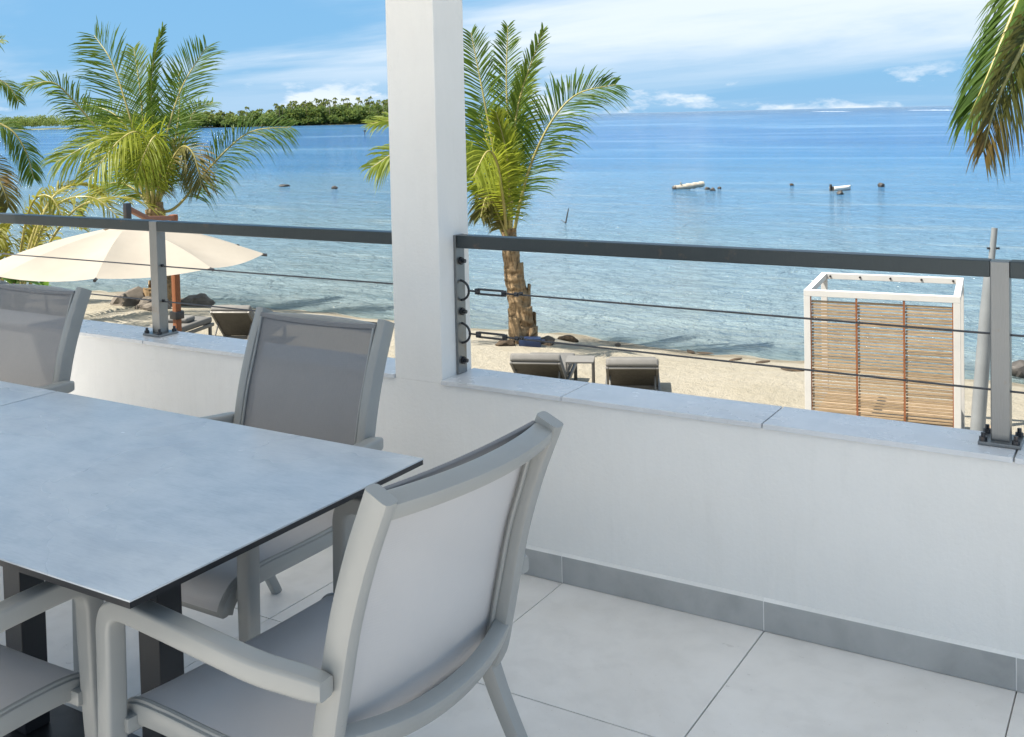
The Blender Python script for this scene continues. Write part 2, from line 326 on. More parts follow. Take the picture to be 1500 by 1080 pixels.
# ------------------------------------------------------------------ mesh helpers
def catmull(pts, n=6):
    P = [Vector(p) for p in pts]; P = [P[0]*2-P[1]] + P + [P[-1]*2-P[-2]]; out = []
    for i in range(1, len(P)-2):
        a, b, c, d = P[i-1:i+3]
        for k in range(n):
            t = k/n
            out.append(0.5*((2*b)+(c-a)*t+(2*a-5*b+4*c-d)*t*t+(3*b-a-3*c+d)*t**3))
    out.append(P[-2].copy()); return out
def rrect(w, h, r=0.006, seg=2):
    out = []
    for cx, cy, a0 in ((w/2-r, h/2-r, 0), (-w/2+r, h/2-r, 90), (-w/2+r, -h/2+r, 180), (w/2-r, -h/2+r, 270)):
        for k in range(seg+1):
            a = R(a0+90*k/seg); out.append((cx+r*math.cos(a), cy+r*math.sin(a)))
    return out
class MB:
    def __init__(s): s.v = []; s.f = []
    def add(s, vs, fs):
        o = len(s.v); s.v += [tuple(x) for x in vs]; s.f += [tuple(i+o for i in f) for f in fs]; return s
    def box(s, x0, x1, y0, y1, z0, z1):
        return s.add([(x0,y0,z0),(x1,y0,z0),(x1,y1,z0),(x0,y1,z0),(x0,y0,z1),(x1,y0,z1),(x1,y1,z1),(x0,y1,z1)],
                     [(0,3,2,1),(4,5,6,7),(0,1,5,4),(1,2,6,5),(2,3,7,6),(3,0,4,7)])
    def sweep(s, path, sec, side, scale=None):
        path = [Vector(p) for p in path]; side = Vector(side); n = len(sec); vs = []; fs = []
        for i, p in enumerate(path):
            T = (path[min(i+1, len(path)-1)]-path[max(i-1, 0)]).normalized()
            A = (side-T*side.dot(T)).normalized(); B = T.cross(A)
            k = scale[i] if scale else 1
            vs += [p+A*(a*k)+B*(b*k) for a, b in sec]
        for i in range(len(path)-1):
            for j in range(n):
                fs.append((i*n+j, i*n+(j+1) % n, (i+1)*n+(j+1) % n, (i+1)*n+j))
        fs.append(tuple(range(n-1, -1, -1))); fs.append(tuple((len(path)-1)*n+j for j in range(n)))
        return s.add(vs, fs)
    def tube(s, path, rad, n=10):
        path = [Vector(p) for p in path]
        if not isinstance(rad, (list, tuple)): rad = [rad]*len(path)
        d = path[-1]-path[0]; side = Vector((1, 0, 0)) if abs(d.normalized().x) < .8 else Vector((0, 0, 1))
        sec = [(math.cos(2*PI*k/n), math.sin(2*PI*k/n)) for k in range(n)]
        return s.sweep(path, sec, side, rad)
    def cyl(s, a, b, r, n=10): return s.tube([a, b], r, n)
    def grid(s, fn, nu, nv):
        vs = [fn(i/nu, j/nv) for j in range(nv+1) for i in range(nu+1)]
        return s.add(vs, [(j*(nu+1)+i, j*(nu+1)+i+1, (j+1)*(nu+1)+i+1, (j+1)*(nu+1)+i) for j in range(nv) for i in range(nu)])
    def mesh(s, name, mat, smooth=40, bevel=0, recalc=True):
        me = bpy.data.meshes.new(name); me.from_pydata(s.v, [], s.f)
        if recalc or bevel:
            bm = bmesh.new(); bm.from_mesh(me)
            if bevel: bmesh.ops.bevel(bm, geom=bm.edges[:], offset=bevel, segments=2, profile=.6, affect='EDGES', clamp_overlap=True)
            bmesh.ops.recalc_face_normals(bm, faces=bm.faces[:]); bm.to_mesh(me); bm.free()
        if smooth:
            me.polygons.foreach_set('use_smooth', [True]*len(me.polygons)); me.set_sharp_from_angle(angle=R(smooth))
        me.materials.append(M[mat]); me.update(); return me
    def build(s, name, mat, parent=None, **k): return link(name, s.mesh(name, mat, **k), parent)
def link(name, data, parent=None, loc=None, rz=0):
    o = bpy.data.objects.new(name, data); COL.objects.link(o)
    if parent: o.parent = parent
    if loc is not None: o.location = loc
    if rz: o.rotation_euler[2] = rz
    return o
def tag(o, label, cat, group=None):
    o['label'] = label; o['category'] = cat
    if group: o['group'] = group
    return o
def struct(o, kind='structure', label=None):
    o['kind'] = kind
    if label: o['label'] = label
    return o
def thing(name, label, cat, loc=(0, 0, 0), rz=0, group=None):
    return tag(link(name, None, None, loc, rz), label, cat, group)
def copy_tree(o, parent=None):
    c = o.copy(); COL.objects.link(c); c.parent = parent
    for ch in list(o.children): copy_tree(ch, c)
    return c

# ------------------------------------------------------------------ balcony: floor, parapet, column, unseen shading roof
YW = 3.132; TS = 0.705; X0 = -1.745; ZS = 0.645
fl = struct(MB().box(-7.4, 4.6, -9, YW+.05, -.22, -.008).build('floor', 'grout', smooth=0))  # unseen rear part extended far back to bounce sunlight inward
tmesh = {}
yj = [YW-.004, 2.446]
while yj[-1] > -8.5: yj.append(yj[-1]-TS)
for a, b in zip(yj[:-1], yj[1:]):
    h = a-b
    for i in range(-7, 9):
        key = round(h, 3)
        if key not in tmesh:
            tmesh[key] = MB().box(.0018, TS-.0018, -h+.0018, -.0018, -.012, 0).mesh('tile', 'floor_tile', smooth=0, bevel=.0012)
        o = link('tile', tmesh[key], fl, (X0+i*TS, a, random.uniform(-.0006, .0006)))
below = tag(MB().box(-7.4, 4.6, -9, YW+.05, -3.0, -.222).build('house_storey', 'concrete', smooth=0), 'pale rendered lower storey that carries the balcony floor', 'house')
CX0, CX1, CYB = -2.447, -2.232, 3.325
par = thing('parapet_wall', 'low white plastered balcony wall with pale stone coping', 'wall', (0, YW, 0))
MB().box(-7.4, 3.2, 0, .20, -.222, ZS-.016).build('wall', 'plaster', par, smooth=0)
# coping tiles, two runs either side of the column
xs = [(CX1+.001, -1.736)]; x = -1.736
while x < 3.1: xs.append((x+.003, x+.696)); x += .698
x = CX0-.001
while x > -7.2: xs.append((x-.692, x)); x -= .698
for a, b in xs:
    o = MB().box(a, b, -.012, .205, -.016, 0).build('coping_tile', 'sill_tile', par, smooth=0, bevel=.002); o.location.z = ZS
# skirting tiles with a caulk line on top
sk = MB().box(.0015, TS-.0015, -.012, 0, 0, .0925).mesh('skirting_tile', 'skirt_tile', smooth=0, bevel=.0012)
ck = MB().add([(0,-.011,.0925),(TS,-.011,.0925),(TS,0,.0925),(0,0,.0925),(0,-.003,.100),(TS,-.003,.100),(TS,0,.100),(0,0,.100)],
              [(0,3,2,1),(4,5,6,7),(0,1,5,4),(1,2,6,5),(2,3,7,6),(3,0,4,7)]).mesh('caulk_line', 'caulk', smooth=0)
jt = MB().box(-.0014, .0014, -.0108, -.0004, .0005, .0915).mesh('joint', 'caulk', smooth=0)
for i in range(-8, 7):
    o = link('skirting_tile', sk, par, (X0+i*TS, 0, .001)); link('caulk_line', ck, o); link('joint', jt, o)
col = tag(MB().box(CX0, CX1, 0, CYB-YW, 0, 4.21-ZS+.017).build('column', 'plaster', smooth=0, bevel=.004), 'square white plastered column rising from the balcony wall', 'column')
col.location = (0, YW-.0008, ZS-.017)
struct(MB().box(-6.2, -.85, -.75, YW+.25, 4.2, 4.34).build('shading_ceiling', 'plaster', smooth=0))  # unseen roof, raised and cut short to shade the view yet admit light

# ------------------------------------------------------------------ railings
YR = 3.25; ZR = 1.163
def post(root, x):
    p = MB().box(x-.025, x+.025, YR-.025, YR+.025, ZS+.01, ZR-.0012).build('post', 'steel', root, bevel=.003, smooth=0)
    MB().box(x-.055, x+.055, YR-.055, YR+.055, ZS+.0005, ZS+.011).build('base_plate', 'steel', root, bevel=.002, smooth=0)
    for sx in (-1, 1):
        for sy in (-1, 1):
            b = MB().cyl((x+sx*.042, YR+sy*.042, ZS+.011), (x+sx*.042, YR+sy*.042, ZS+.022), .011, 6)
            b.cyl((x+sx*.042, YR+sy*.042, ZS+.02), (x+sx*.042, YR+sy*.042, ZS+.034), .006, 8)
            b.build('bolt', 'fitting', root, smooth=30)
def rail(root, a, b, posts):
    e = [a]+[q for p in sorted(posts) for q in (p-.0255, p+.0255)]+[b]
    for a, b in zip(e[::2], e[1::2]): MB().box(a, b, YR-.025, YR+.025, ZR-.047, ZR).build('top_rail', 'rail_steel', root, bevel=.003, smooth=0)
def cable(root, a, b, z, sag=.004):
    pts = [(a+(b-a)*t/16, YR, z-sag*4*(t/16)*(1-t/16)) for t in range(17)]
    MB().tube(pts, .0032, 8).build('cable', 'wire', root)
rl = thing('cable_railing', 'steel cable railing with a post between column and shrub side', 'railing', (0, 0, 0))
rl['label'] = 'steel cable railing in front of the cream parasol'
rail(rl, -7.3, CX0-.0015, (-3.875, -5.7)); post(rl, -3.875); post(rl, -5.7)
for z in (.960, .800): cable(rl, -7.3, CX0-.001, z)
for z in (.960, .800):
    for s in (-1, 1): MB().cyl((-3.875+s*.024, YR, z), (-3.875+s*.031, YR, z), .007, 10).build('grommet', 'fitting', rl)
rr = thing('cable_railing', 'steel cable railing bolted to the column with turnbuckles and shackles', 'railing')
rail(rr, CX1+.012, 3.1, (-.385, 1.5)); post(rr, -.385); post(rr, 1.5)
MB().box(CX1-.001, CX1+.011, YR-.028, YR+.028, ZS+.001, ZR+.001).build('wall_plate', 'steel', rr, bevel=.0015, smooth=0)
for z in (1.066, .877, .694):
    b = MB().cyl((CX1+.010, YR, z), (CX1+.020, YR, z), .0145, 6); b.cyl((CX1+.019, YR, z), (CX1+.033, YR, z), .0075, 8)
    b.build('nut', 'fitting', rr, smooth=30)
for z in (.956, .796):
    arc = [(CX1+.006+.04*math.sin(a), YR, z+.037*math.cos(a)) for a in [PI*k/14 for k in range(15)]]
    MB().tube(arc, .0045, 8).build('shackle', 'fitting', rr)
    xe = CX1+.046
    tb = MB(); tb.cyl((xe-.004, YR, z), (xe+.038, YR, z), .0035, 8)
    tb.sweep([(xe+.030, YR, z-.0002), (xe+.045, YR, z-.0002)], rrect(.022, .014, .004), (0, 0, 1))
    tb.sweep([(xe+.145, YR, z-.0002), (xe+.160, YR, z-.0002)], rrect(.022, .014, .004), (0, 0, 1))
    for s in (-1, 1): tb.cyl((xe+.040, YR, z+s*.0085), (xe+.150, YR, z+s*.0085), .0042, 8)
    tb.cyl((xe+.150, YR, z), (xe+.205, YR, z), .0035, 8)
    tb.cyl((xe+.197, YR, z), (xe+.212, YR, z), .008, 8); tb.cyl((xe+.218, YR, z+.004), (xe+.23, YR, z+.004), .007, 8)
    tb.build('turnbuckle', 'fitting', rr)
    cable(rr, xe+.2, 3.1, z)

# ------------------------------------------------------------------ tables
def table(x0, x1, y0, y1, label):
    t = thing('dining_table', label, 'table', ((x0+x1)/2, (y0+y1)/2, 0), 0)
    w = (x1-x0)/2; d = (y1-y0)/2
    MB().box(-w, w, -d, d, .7462, .75).build('tabletop', 'table_top', t, bevel=.0008, smooth=0)
    MB().box(-w+.001, w-.001, -d+.001, d-.001, .734, .7458).build('edge_band', 'black', t, smooth=0)
    for sx in (-1, 1):
        MB().box(sx*.265-.036, sx*.265+.036, -.036, .036, .0135, .722).build('pedestal_post', 'black', t, bevel=.003, smooth=0)
    MB().box(-.48, .48, -.16, .16, .7225, .7335).build('mounting_plate', 'black', t, smooth=0)
    for sy in (-1, 1): MB().box(-w+.10, w-.10, sy*.30-.015, sy*.30+.015, .708, .7332).build('bearer', 'black', t, smooth=0)
    MB().box(-.33, .33, -.11, .11, .0008, .013).build('base_plate', 'black', t, bevel=.002, smooth=0)
    return t
table(-3.022, -1.572, 1.228, 2.116, 'grey ceramic-topped dining table with the armchair at its end')
table(-4.47, -3.028, 1.228, 2.116, 'grey ceramic-topped dining table butted against the other one past the dark seam')

# ------------------------------------------------------------------ armchair  (local: +y forward, x across)
def make_chair():
    t = thing('armchair', 'x', 'chair')
    hw = .255
    prof = [(-.372, .976), (-.322, .86), (-.281, .74), (-.252, .62), (-.232, .53), (-.218, .47)]
    sec = rrect(.034, .056, .009)
    for s in (-1, 1):
        pts = [(s*hw, y, z) for y, z in prof]+[(s*hw, -.196, .425), (s*hw, -.150, .403), (s*(hw+.004), -.08, .404), (s*(hw+.014), .08, .412), (s*(hw+.022), .22, .419), (s*(hw+.024), .298, .411), (s*(hw+.024), .331, .384), (s*(hw+.024), .341, .362)]
        path = catmull(pts, 5); k = [1.0 if p.z > .46 else max(.72, 1-.28*(.46-p.z)/.06) for p in path]
        MB().sweep(path, sec, (1, 0, 0), k).build('side_frame', 'resin', t)
        MB().sweep(catmull([(s*hw, -.190, .44), (s*(hw+.004), -.235, .33), (s*(hw+.012), -.32, .16), (s*(hw+.02), -.405, .0)], 4), rrect(.036, .042, .008), (1, 0, 0), [1-.25*i/12 for i in range(13)]).build('rear_leg', 'resin', t)
        ax = .327
        arm = catmull([(s*(ax+.006), .316, 0), (s*(ax+.004), .311, .2), (s*ax, .304, .42), (s*ax, .300, .56), (s*ax, .299, .605), (s*ax, .290, .634), (s*ax, .268, .651), (s*ax, .235, .657), (s*(ax+.003), .12, .657), (s*(ax+.002), -.02, .651), (s*(ax-.008), -.125, .640), (s*(ax-.024), -.20, .634), (s*(ax-.034), -.268, .632)], 5)
        ak = [.82+.18*min(1, p.z/.4) for p in arm]
        for q_ in range(1, 6): ak[-q_] *= (.80, .93, .97, .99, 1)[q_-1]
        MB().sweep(arm, rrect(.046, .044, .009, 3), (1, 0, 0), ak).build('arm_and_front_leg', 'resin', t, smooth=50)
        MB().box(min(s*(hw+.02), s*(ax-.012)), max(s*(hw+.02), s*(ax-.012)), .272, .314, .388, .418).build('bracket', 'resin', t, bevel=.004)
        for y, z in ((-.3655, .90), (-.2630, .545)):
            MB().cyl((s*hw, y+.006, z), (s*hw, y, z-.002), .0058, 10).build('screw', 'screw', t)
    # rails bow backwards between the uprights
    top = [(x*hw, -.356-.042*(1-x*x), .948+.002*(1-x*x)) for x in [i/10 for i in range(-10, 11)]]
    MB().sweep(top, rrect(.034, .046, .008), (0, -.35, 1)).build('top_rail', 'resin', t)
    low = [(x*hw, -.234-.044*(1-x*x), .506-.024*(1-x*x)) for x in [i/10 for i in range(-10, 11)]]
    MB().sweep(low, rrect(.046, .036, .008), (0, -.35, 1)).build('lower_rail', 'resin', t)
    MB().sweep([(x*(hw+.02), .336, .362) for x in (-1, -.5, 0, .5, 1)], rrect(.024, .024, .006), (0, 0, 1)).build('front_rail', 'resin', t)
    bp = catmull([(0, y, z) for y, z in [(-.350, .960), (-.318, .86), (-.277, .74), (-.247, .62), (-.226, .53), (-.208, .455), (-.190, .398)]], 4)
    def back(th):
        def fn(a, b):
            i = b*(len(bp)-1); k = min(int(i), len(bp)-2); p = bp[k].lerp(bp[k+1], i-k); x = a*2-1
            return (x*(hw-.012), p.y-.010*(1-x*x)*math.sin(PI*min(1, b*1.0+.0))+th, p.z-(.010*(1-x*x) if b == 0 else 0))
        return fn
    MB().grid(back(.012), 16, 22).build('back_sling', 'sling', t, recalc=False)
    MB().sweep([(x*(hw-.014), -.340, .964-.008*(1-x*x)) for x in [i/8 for i in range(-8, 9)]], rrect(.016, .010, .003), (0, -.35, 1)).build('back_hem', 'sling', t)
    for s in (-1, 1):
        MB().tube([(s*(hw-.021), p.y-.001, p.z) for p in bp], .0048, 8).build('sling_track', 'resin', t)
        MB().tube([(s*(hw-.021), p.y+.016, p.z) for p in bp], .0042, 8).build('sling_track', 'resin', t)
    sp_ = catmull([(0, y, z) for y, z in [(-.222, .446), (-.15, .427), (-.03, .427), (.10, .433), (.22, .440), (.296, .433), (.333, .406), (.349, .362)]], 4)
    def seat(a, b):
        i = b*(len(sp_)-1); k = min(int(i), len(sp_)-2); p = sp_[k].lerp(sp_[k+1], i-k); x = a*2-1
        return (x*(hw-.004+.026*min(1, max(0, (p.y+.15)/.37))), p.y, p.z-.010*(1-x*x)*math.sin(PI*b)+.004)
    MB().grid(seat, 14, 28).build('seat', 'seat_sling', t, recalc=False)
    for s in (-1, 1):
        MB().tube([(s*(hw-.003+.026*min(1, max(0, (p.y+.15)/.37))), p.y, p.z+.001) for p in sp_], .007, 8).build('seat_piping', 'resin', t)
    return t
chair = make_chair()
G = None
spots = [((-1.458, 1.648, 0), R(86), 'light grey armchair at the table end with its back turned to the open floor'),
         ((-2.290, 2.195, 0), R(180), 'grey sling armchair against the wall beside the column, facing the table'),
         ((-3.760, 2.215, 0), R(181), 'grey sling armchair by the wall with the cream parasol showing behind it'),
         ((-2.240, 1.095, 0), R(0), 'grey armchair on the side of the table away from the sea, tucked under it')]
for i, (loc, rz, lab) in enumerate(spots):
    c = chair if i == 0 else copy_tree(chair)
    c.location = loc; c.rotation_euler[2] = rz; c['label'] = lab; c['group'] = 'armchairs around the dining tables'

# ------------------------------------------------------------------ beach and sea
GZ = -2.45; SEA = -2.95
def beach_z(x, y):
    n = noise.noise((x*.35, y*.35, 0))*.05+noise.noise((x*1.3, y*1.3, 3))*.025+noise.noise((x*2.6, y*2.6, 5))*.030
    ys = y-.75+noise.noise((x*.12, 7, 0))*.8+noise.noise((x*.5, 2, 0))*.35
    if ys < 14: z = GZ
    elif ys < 18: z = GZ-(SEA*-1-2.45)*((ys-14)/4)**1.5
    else: z = SEA-(ys-18)*.11
    return z+n
def axis(a, b, dense0, dense1, fine, coarse):
    out = []; x = a
    while x < b: out.append(x); x += fine if dense0 <= x < dense1 else coarse
    out.append(b); return out
gx = axis(-260, 120, -34, 6, .28, 6); gy = axis(-220, 44, 7, 20.5, .28, 4)
b = MB(); b.v = [(x, y, max(beach_z(x, y), -6)) for y in gy for x in gx]; n = len(gx)
b.f = [(j*n+i, j*n+i+1, (j+1)*n+i+1, (j+1)*n+i) for j in range(len(gy)-1) for i in range(n-1)]
struct(b.build('beach', 'sand', smooth=180, recalc=False))
b = MB(); q = [-40000, -3000, -600, -120, 60, 300, 1500, 40000]; w = [10, 40, 120, 500, 2500, 12000, 45000]
b.v = [(x, y, SEA) for y in w for x in q]; n = len(q)
b.f = [(j*n+i, j*n+i+1, (j+1)*n+i+1, (j+1)*n+i) for j in range(len(w)-1) for i in range(n-1)]
struct(b.build('sea', 'sea', smooth=0, recalc=False))

# ------------------------------------------------------------------ far shore
def blob_ground(name, px0, px1, dist, depth, hgt):
    a = atd(px0, 175, dist); c = atd(px1, 175, dist); a.z = c.z = SEA
    e = (c-a); nrm = Vector((-e.y, e.x, 0)).normalized()
    if nrm.dot(FWD) < 0: nrm = -nrm
    def fn(s_, t_):
        p = a+e*s_+nrm*(depth*t_); k = max(0, math.sin(PI*s_))**.3*max(0, math.sin(PI*min(1, t_)))**.5
        p.z = SEA-.6+(hgt+.6)*k+noise.noise((s_*30, t_*4, 1))*.3*k; return p
    struct(MB().grid(fn, 60, 10).build(name, 'island'))
    return a, e, nrm
def leaf_tri(b, c, size, d=None):
    d = d or Vector((random.gauss(0, 1), random.gauss(0, 1), random.gauss(0, .7))).normalized()
    e = d.cross(Vector((random.gauss(0, 1), random.gauss(0, 1), random.gauss(0, 1)))).normalized()
    b.add([c-e*size*.4, c+e*size*.4, c+d*size], [(0, 1, 2)])
def far_tree(b, p, h, w):
    for k in range(150):
        a = random.uniform(0, 2*PI); r_ = math.sqrt(random.random()); zt = random.random()
        c = p+Vector((math.cos(a)*r_*w, math.sin(a)*r_*w, h*(.25+.72*zt)))
        if r_*1.1 > math.sqrt(max(0, 1-(2*zt-1)**2))+.25: continue
        leaf_tri(b, c, random.uniform(1.2, 2.6))
def far_palm(bl, bt, p, h, lean):
    top = p+Vector((lean, 0, h)); bt.tube([p, p.lerp(top, .5)+Vector((lean*.2, 0, 0)), top], [.32, .24, .2], 5)
    for k in range(17):
        a = random.uniform(0, 2*PI); el = random.uniform(-.5, 1.0); L = random.uniform(2.2, 3.4)
        d = Vector((math.cos(a)*math.cos(el), math.sin(a)*math.cos(el), math.sin(el)))
        s_ = d.cross(Vector((0, 0, 1))).normalized()*random.uniform(.35, .6); mid = top+d*L*.55; tip = top+d*L+Vector((0, 0, -1.6))
        bl.add([top, mid-s_, tip, mid+s_+Vector((0, 0, .1))], [(0, 1, 2), (0, 2, 3)])
A, Ev, Nv = blob_ground('island', 250, 668, 900, 220, 2.2)
bl = MB(); bp_ = MB(); bt = MB()
for k in range(560):
    s_ = random.uniform(.02, .97); tt = random.random()**1.6*.8+.06
    p = A+Ev*s_+Nv*(220*tt); p.z = SEA+1.2
    hk = 9+9.5*min(1, max(0, (s_-.08)/.40))+3*noise.noise((s_*14, 0, 0))
    if s_ < .10: hk = 9+4*random.random()
    if random.random() < .70: far_tree(bl, p, hk*random.uniform(.6, .95), random.uniform(3.5, 6.5))
    else: far_palm(bp_, bt, p, hk*random.uniform(.85, 1.12), random.uniform(-2, 2))
struct(bp_.build('far_palm_crowns', 'far_palm', smooth=0, recalc=False), 'stuff', 'palm crowns crowding the island across the lagoon')
struct(bt.build('far_palm_trunks', 'far_trunk', smooth=0), 'stuff', 'pale thin palm trunks in the island wood')
for k in range(260):
    s_ = random.uniform(.02, .985); p = A+Ev*s_+Nv*random.uniform(8, 40); p.z = SEA+.4
    far_tree(bl, p, random.uniform(4, 8.5), random.uniform(3, 5.5))
for px in (405, 414, 433, 452, 471, 490, 503, 517, 531):          # palms that stand clear of the wood
    s_ = (px-250)/418; p = A+Ev*s_+Nv*random.uniform(30, 90); p.z = SEA+1.2
    l1 = MB(); t1 = MB(); h_ = random.uniform(20, 23)*(1 if px > 440 else .9)
    far_palm(l1, t1, Vector((0, 0, 0)), h_, random.uniform(-1.5, 1.5))
    e = thing('coconut_palm', 'tall coconut palm standing clear above the far island wood', 'palm', p, 0, 'tall palms on the island')
    l1.build('crown', 'far_palm', e, smooth=0, recalc=False); t1.build('trunk', 'far_trunk', e, smooth=0)
struct(bl.build('far_wood', 'far_leaf', smooth=0, recalc=False), 'stuff', 'dense green trees covering the island across the lagoon')
A, Ev, Nv = blob_ground('headland', -160, 300, 1500, 220, 1.6)
bl = MB()
for k in range(240):
    s_ = random.uniform(.02, .97); p = A+Ev*s_+Nv*(120*random.random()+15); p.z = SEA+1
    far_tree(bl, p, random.uniform(12, 22), random.uniform(6, 11))
struct(bl.build('headland_wood', 'far_leaf', smooth=0, recalc=False), 'stuff', 'low belt of trees on the distant headland')
b = MB()
for px0, px1, y in ((1190, 1246, 162.0), (1330, 1402, 160.0)):
    a = atz(px0, y+1.6, SEA); c = atz(px1, y+1.6, SEA)
    if (a-EYE).length > 6000 or a.y < 0: continue
    N = 26; pts = []
    for k in range(N+1):
        t_ = k/N; p = a.lerp(c, t_); p.z = SEA
        pts.append(p)
    b.tube(pts, [max(.05, .32*max(0, math.sin(PI*k/N))**.5*(.45+abs(noise.noise((k*.7, px0, 0)))*1.4)) for k in range(N+1)], 6)
struct(b.build('reef_surf', 'foam', smooth=180), 'stuff', 'white line of breakers on the outer reef')

# ------------------------------------------------------------------ palms
def frond_mesh(pts, nrm, L, n=110, droop=.35, wide=1.0, spread=1.0, mat='frond', start=.14, dih=.25, wl=.0125):
    """pts: spine control points (local); nrm: rough facing of the feather; L: longest leaflet."""
    path = catmull(pts, 10); N = len(path)-1; b = MB()
    cum = [0]
    for i in range(N): cum.append(cum[-1]+(path[i+1]-path[i]).length)
    tot = cum[-1]
    def at(t):
        d = t*tot; i = 0
        while i < N-1 and cum[i+1] < d: i += 1
        f = (d-cum[i])/max(1e-6, cum[i+1]-cum[i]); return path[i].lerp(path[i+1], f), (path[i+1]-path[i]).normalized()
    for s in (-1, 1):
        for k in range(n):
            t = start+(1-start)*(k+random.uniform(-.3, .3)+.5)/n; t = min(.995, t); p, T = at(t)
            Nn = (nrm-T*nrm.dot(T)).normalized(); side = T.cross(Nn)*s
            ln = L*(.42+.58*max(0, math.sin(PI*min(1, (t-start)/(1-start)*.80+.16)))**.8)*random.uniform(.85, 1.1)*(1 if t < .93 else .7)
            ang = spread*(1.08-.42*t)+random.uniform(-.13, .13)
            d = (T*math.cos(ang)+side*math.sin(ang)*wide+Nn*(dih+random.uniform(-.12, .12))).normalized()
            g = Vector((0, 0, -1)); dr = .75*droop*random.uniform(.5, 1.4)
            w_ = wl*random.uniform(.8, 1.15); wv = d.cross(Nn).normalized()*w_
            if random.random() < .5: wv = (wv+Nn*w_*.7).normalized()*w_
            q0 = p; q1 = p+d*ln*.4+g*ln*dr*.10; q2 = p+d*ln*.75+g*ln*dr*.36; q3 = p+d*ln*.98+g*ln*dr*.75
            b.add([q0-wv*.5, q0+wv*.5, q1-wv, q1+wv, q2-wv*.7, q2+wv*.7, q3], [(0, 1, 3, 2), (2, 3, 5, 4), (4, 5, 6)])
    rc = MB().tube(path, [(.035 if L > .5 else .028)*(1-.88*i/N)+.004 for i in range(N+1)], 6)
    return b.mesh('frond', mat, smooth=0, recalc=False), rc.mesh('rachis', 'rachis', smooth=60)
TOCAM = -FWD
def palm(label, base, dist, trunk_px, fronds, trunk_r, L, name='coconut_palm', n=95):
    """trunk and fronds are laid out around the palm's own spot on the sand; dist is its distance from the eye."""
    root = thing(name, label, 'palm', base)
    tp = [atd(x, y, dist)-base for x, y in trunk_px]
    tp = [Vector((0, 0, -.15))] + tp
    path = catmull(tp, 8); N = len(path)-1
    rad = []
    for i, p in enumerate(path):
        t = i/N; rad.append((trunk_r[0]*(1-t)+trunk_r[1]*t)*(1+.05*random.uniform(-1, 1))+(.28*trunk_r[0]*(1-t)**7))
    tr = MB().tube(path, rad, 14)
    tr.v = [(x+noise.noise((x*6, y*6, z*5))*.03, y+noise.noise((x*6+9, y*6, z*5))*.03, z) for x, y, z in tr.v]
    tk = tr.build('trunk', 'trunk', root, smooth=60)
    for k in range(22):
        t_ = .06+.92*(k+.5)/22; i_ = int(t_*N); p = path[i_]; rr_ = rad[i_]; a = k*2.4+random.uniform(-.3, .3)
        o_ = Vector((math.cos(a), math.sin(a), 0)); sd_ = Vector((-math.sin(a), math.cos(a), 0)); hh_ = rr_*random.uniform(1.4, 2.4)
        bb = MB()
        def plate(u_, v_):
            ang_ = (u_-.5)*1.5*(1-.45*v_); d_ = o_*math.cos(ang_)+sd_*math.sin(ang_)
            return p+d_*(rr_*(1.0+.10*math.sin(PI*u_)+.05*v_*v_)+.012*noise.noise((u_*5, v_*5, k)))+Vector((0, 0, (v_-.4)*hh_+.05*rr_*noise.noise((u_*7, k, 0))))
        bb.grid(plate, 6, 5); lb = bb.build('leaf_base', 'trunk', tk, smooth=60)
        sm_ = lb.modifiers.new('thickness', 'SOLIDIFY'); sm_.thickness = .022*rr_/.25; sm_.offset = -1
    for fr in fronds:
        pts = [atd(x, y, dist+dd)-base for x, y, dd in fr['p']]
        nrm = (TOCAM*fr.get('cam', .7)+Vector((0, 0, 1))*fr.get('up', .5)+RIGHT*fr.get('rt', 0)).normalized()
        me, rc = frond_mesh(pts, nrm, fr.get('L', L), fr.get('n', n), fr.get('dr', .35), fr.get('wide', 1), fr.get('sp', 1.02), fr.get('m', 'frond'), fr.get('st', .14), wl=fr.get('wl', .015))
        o = link('frond', me, root); link('rachis', rc, o)
    return root
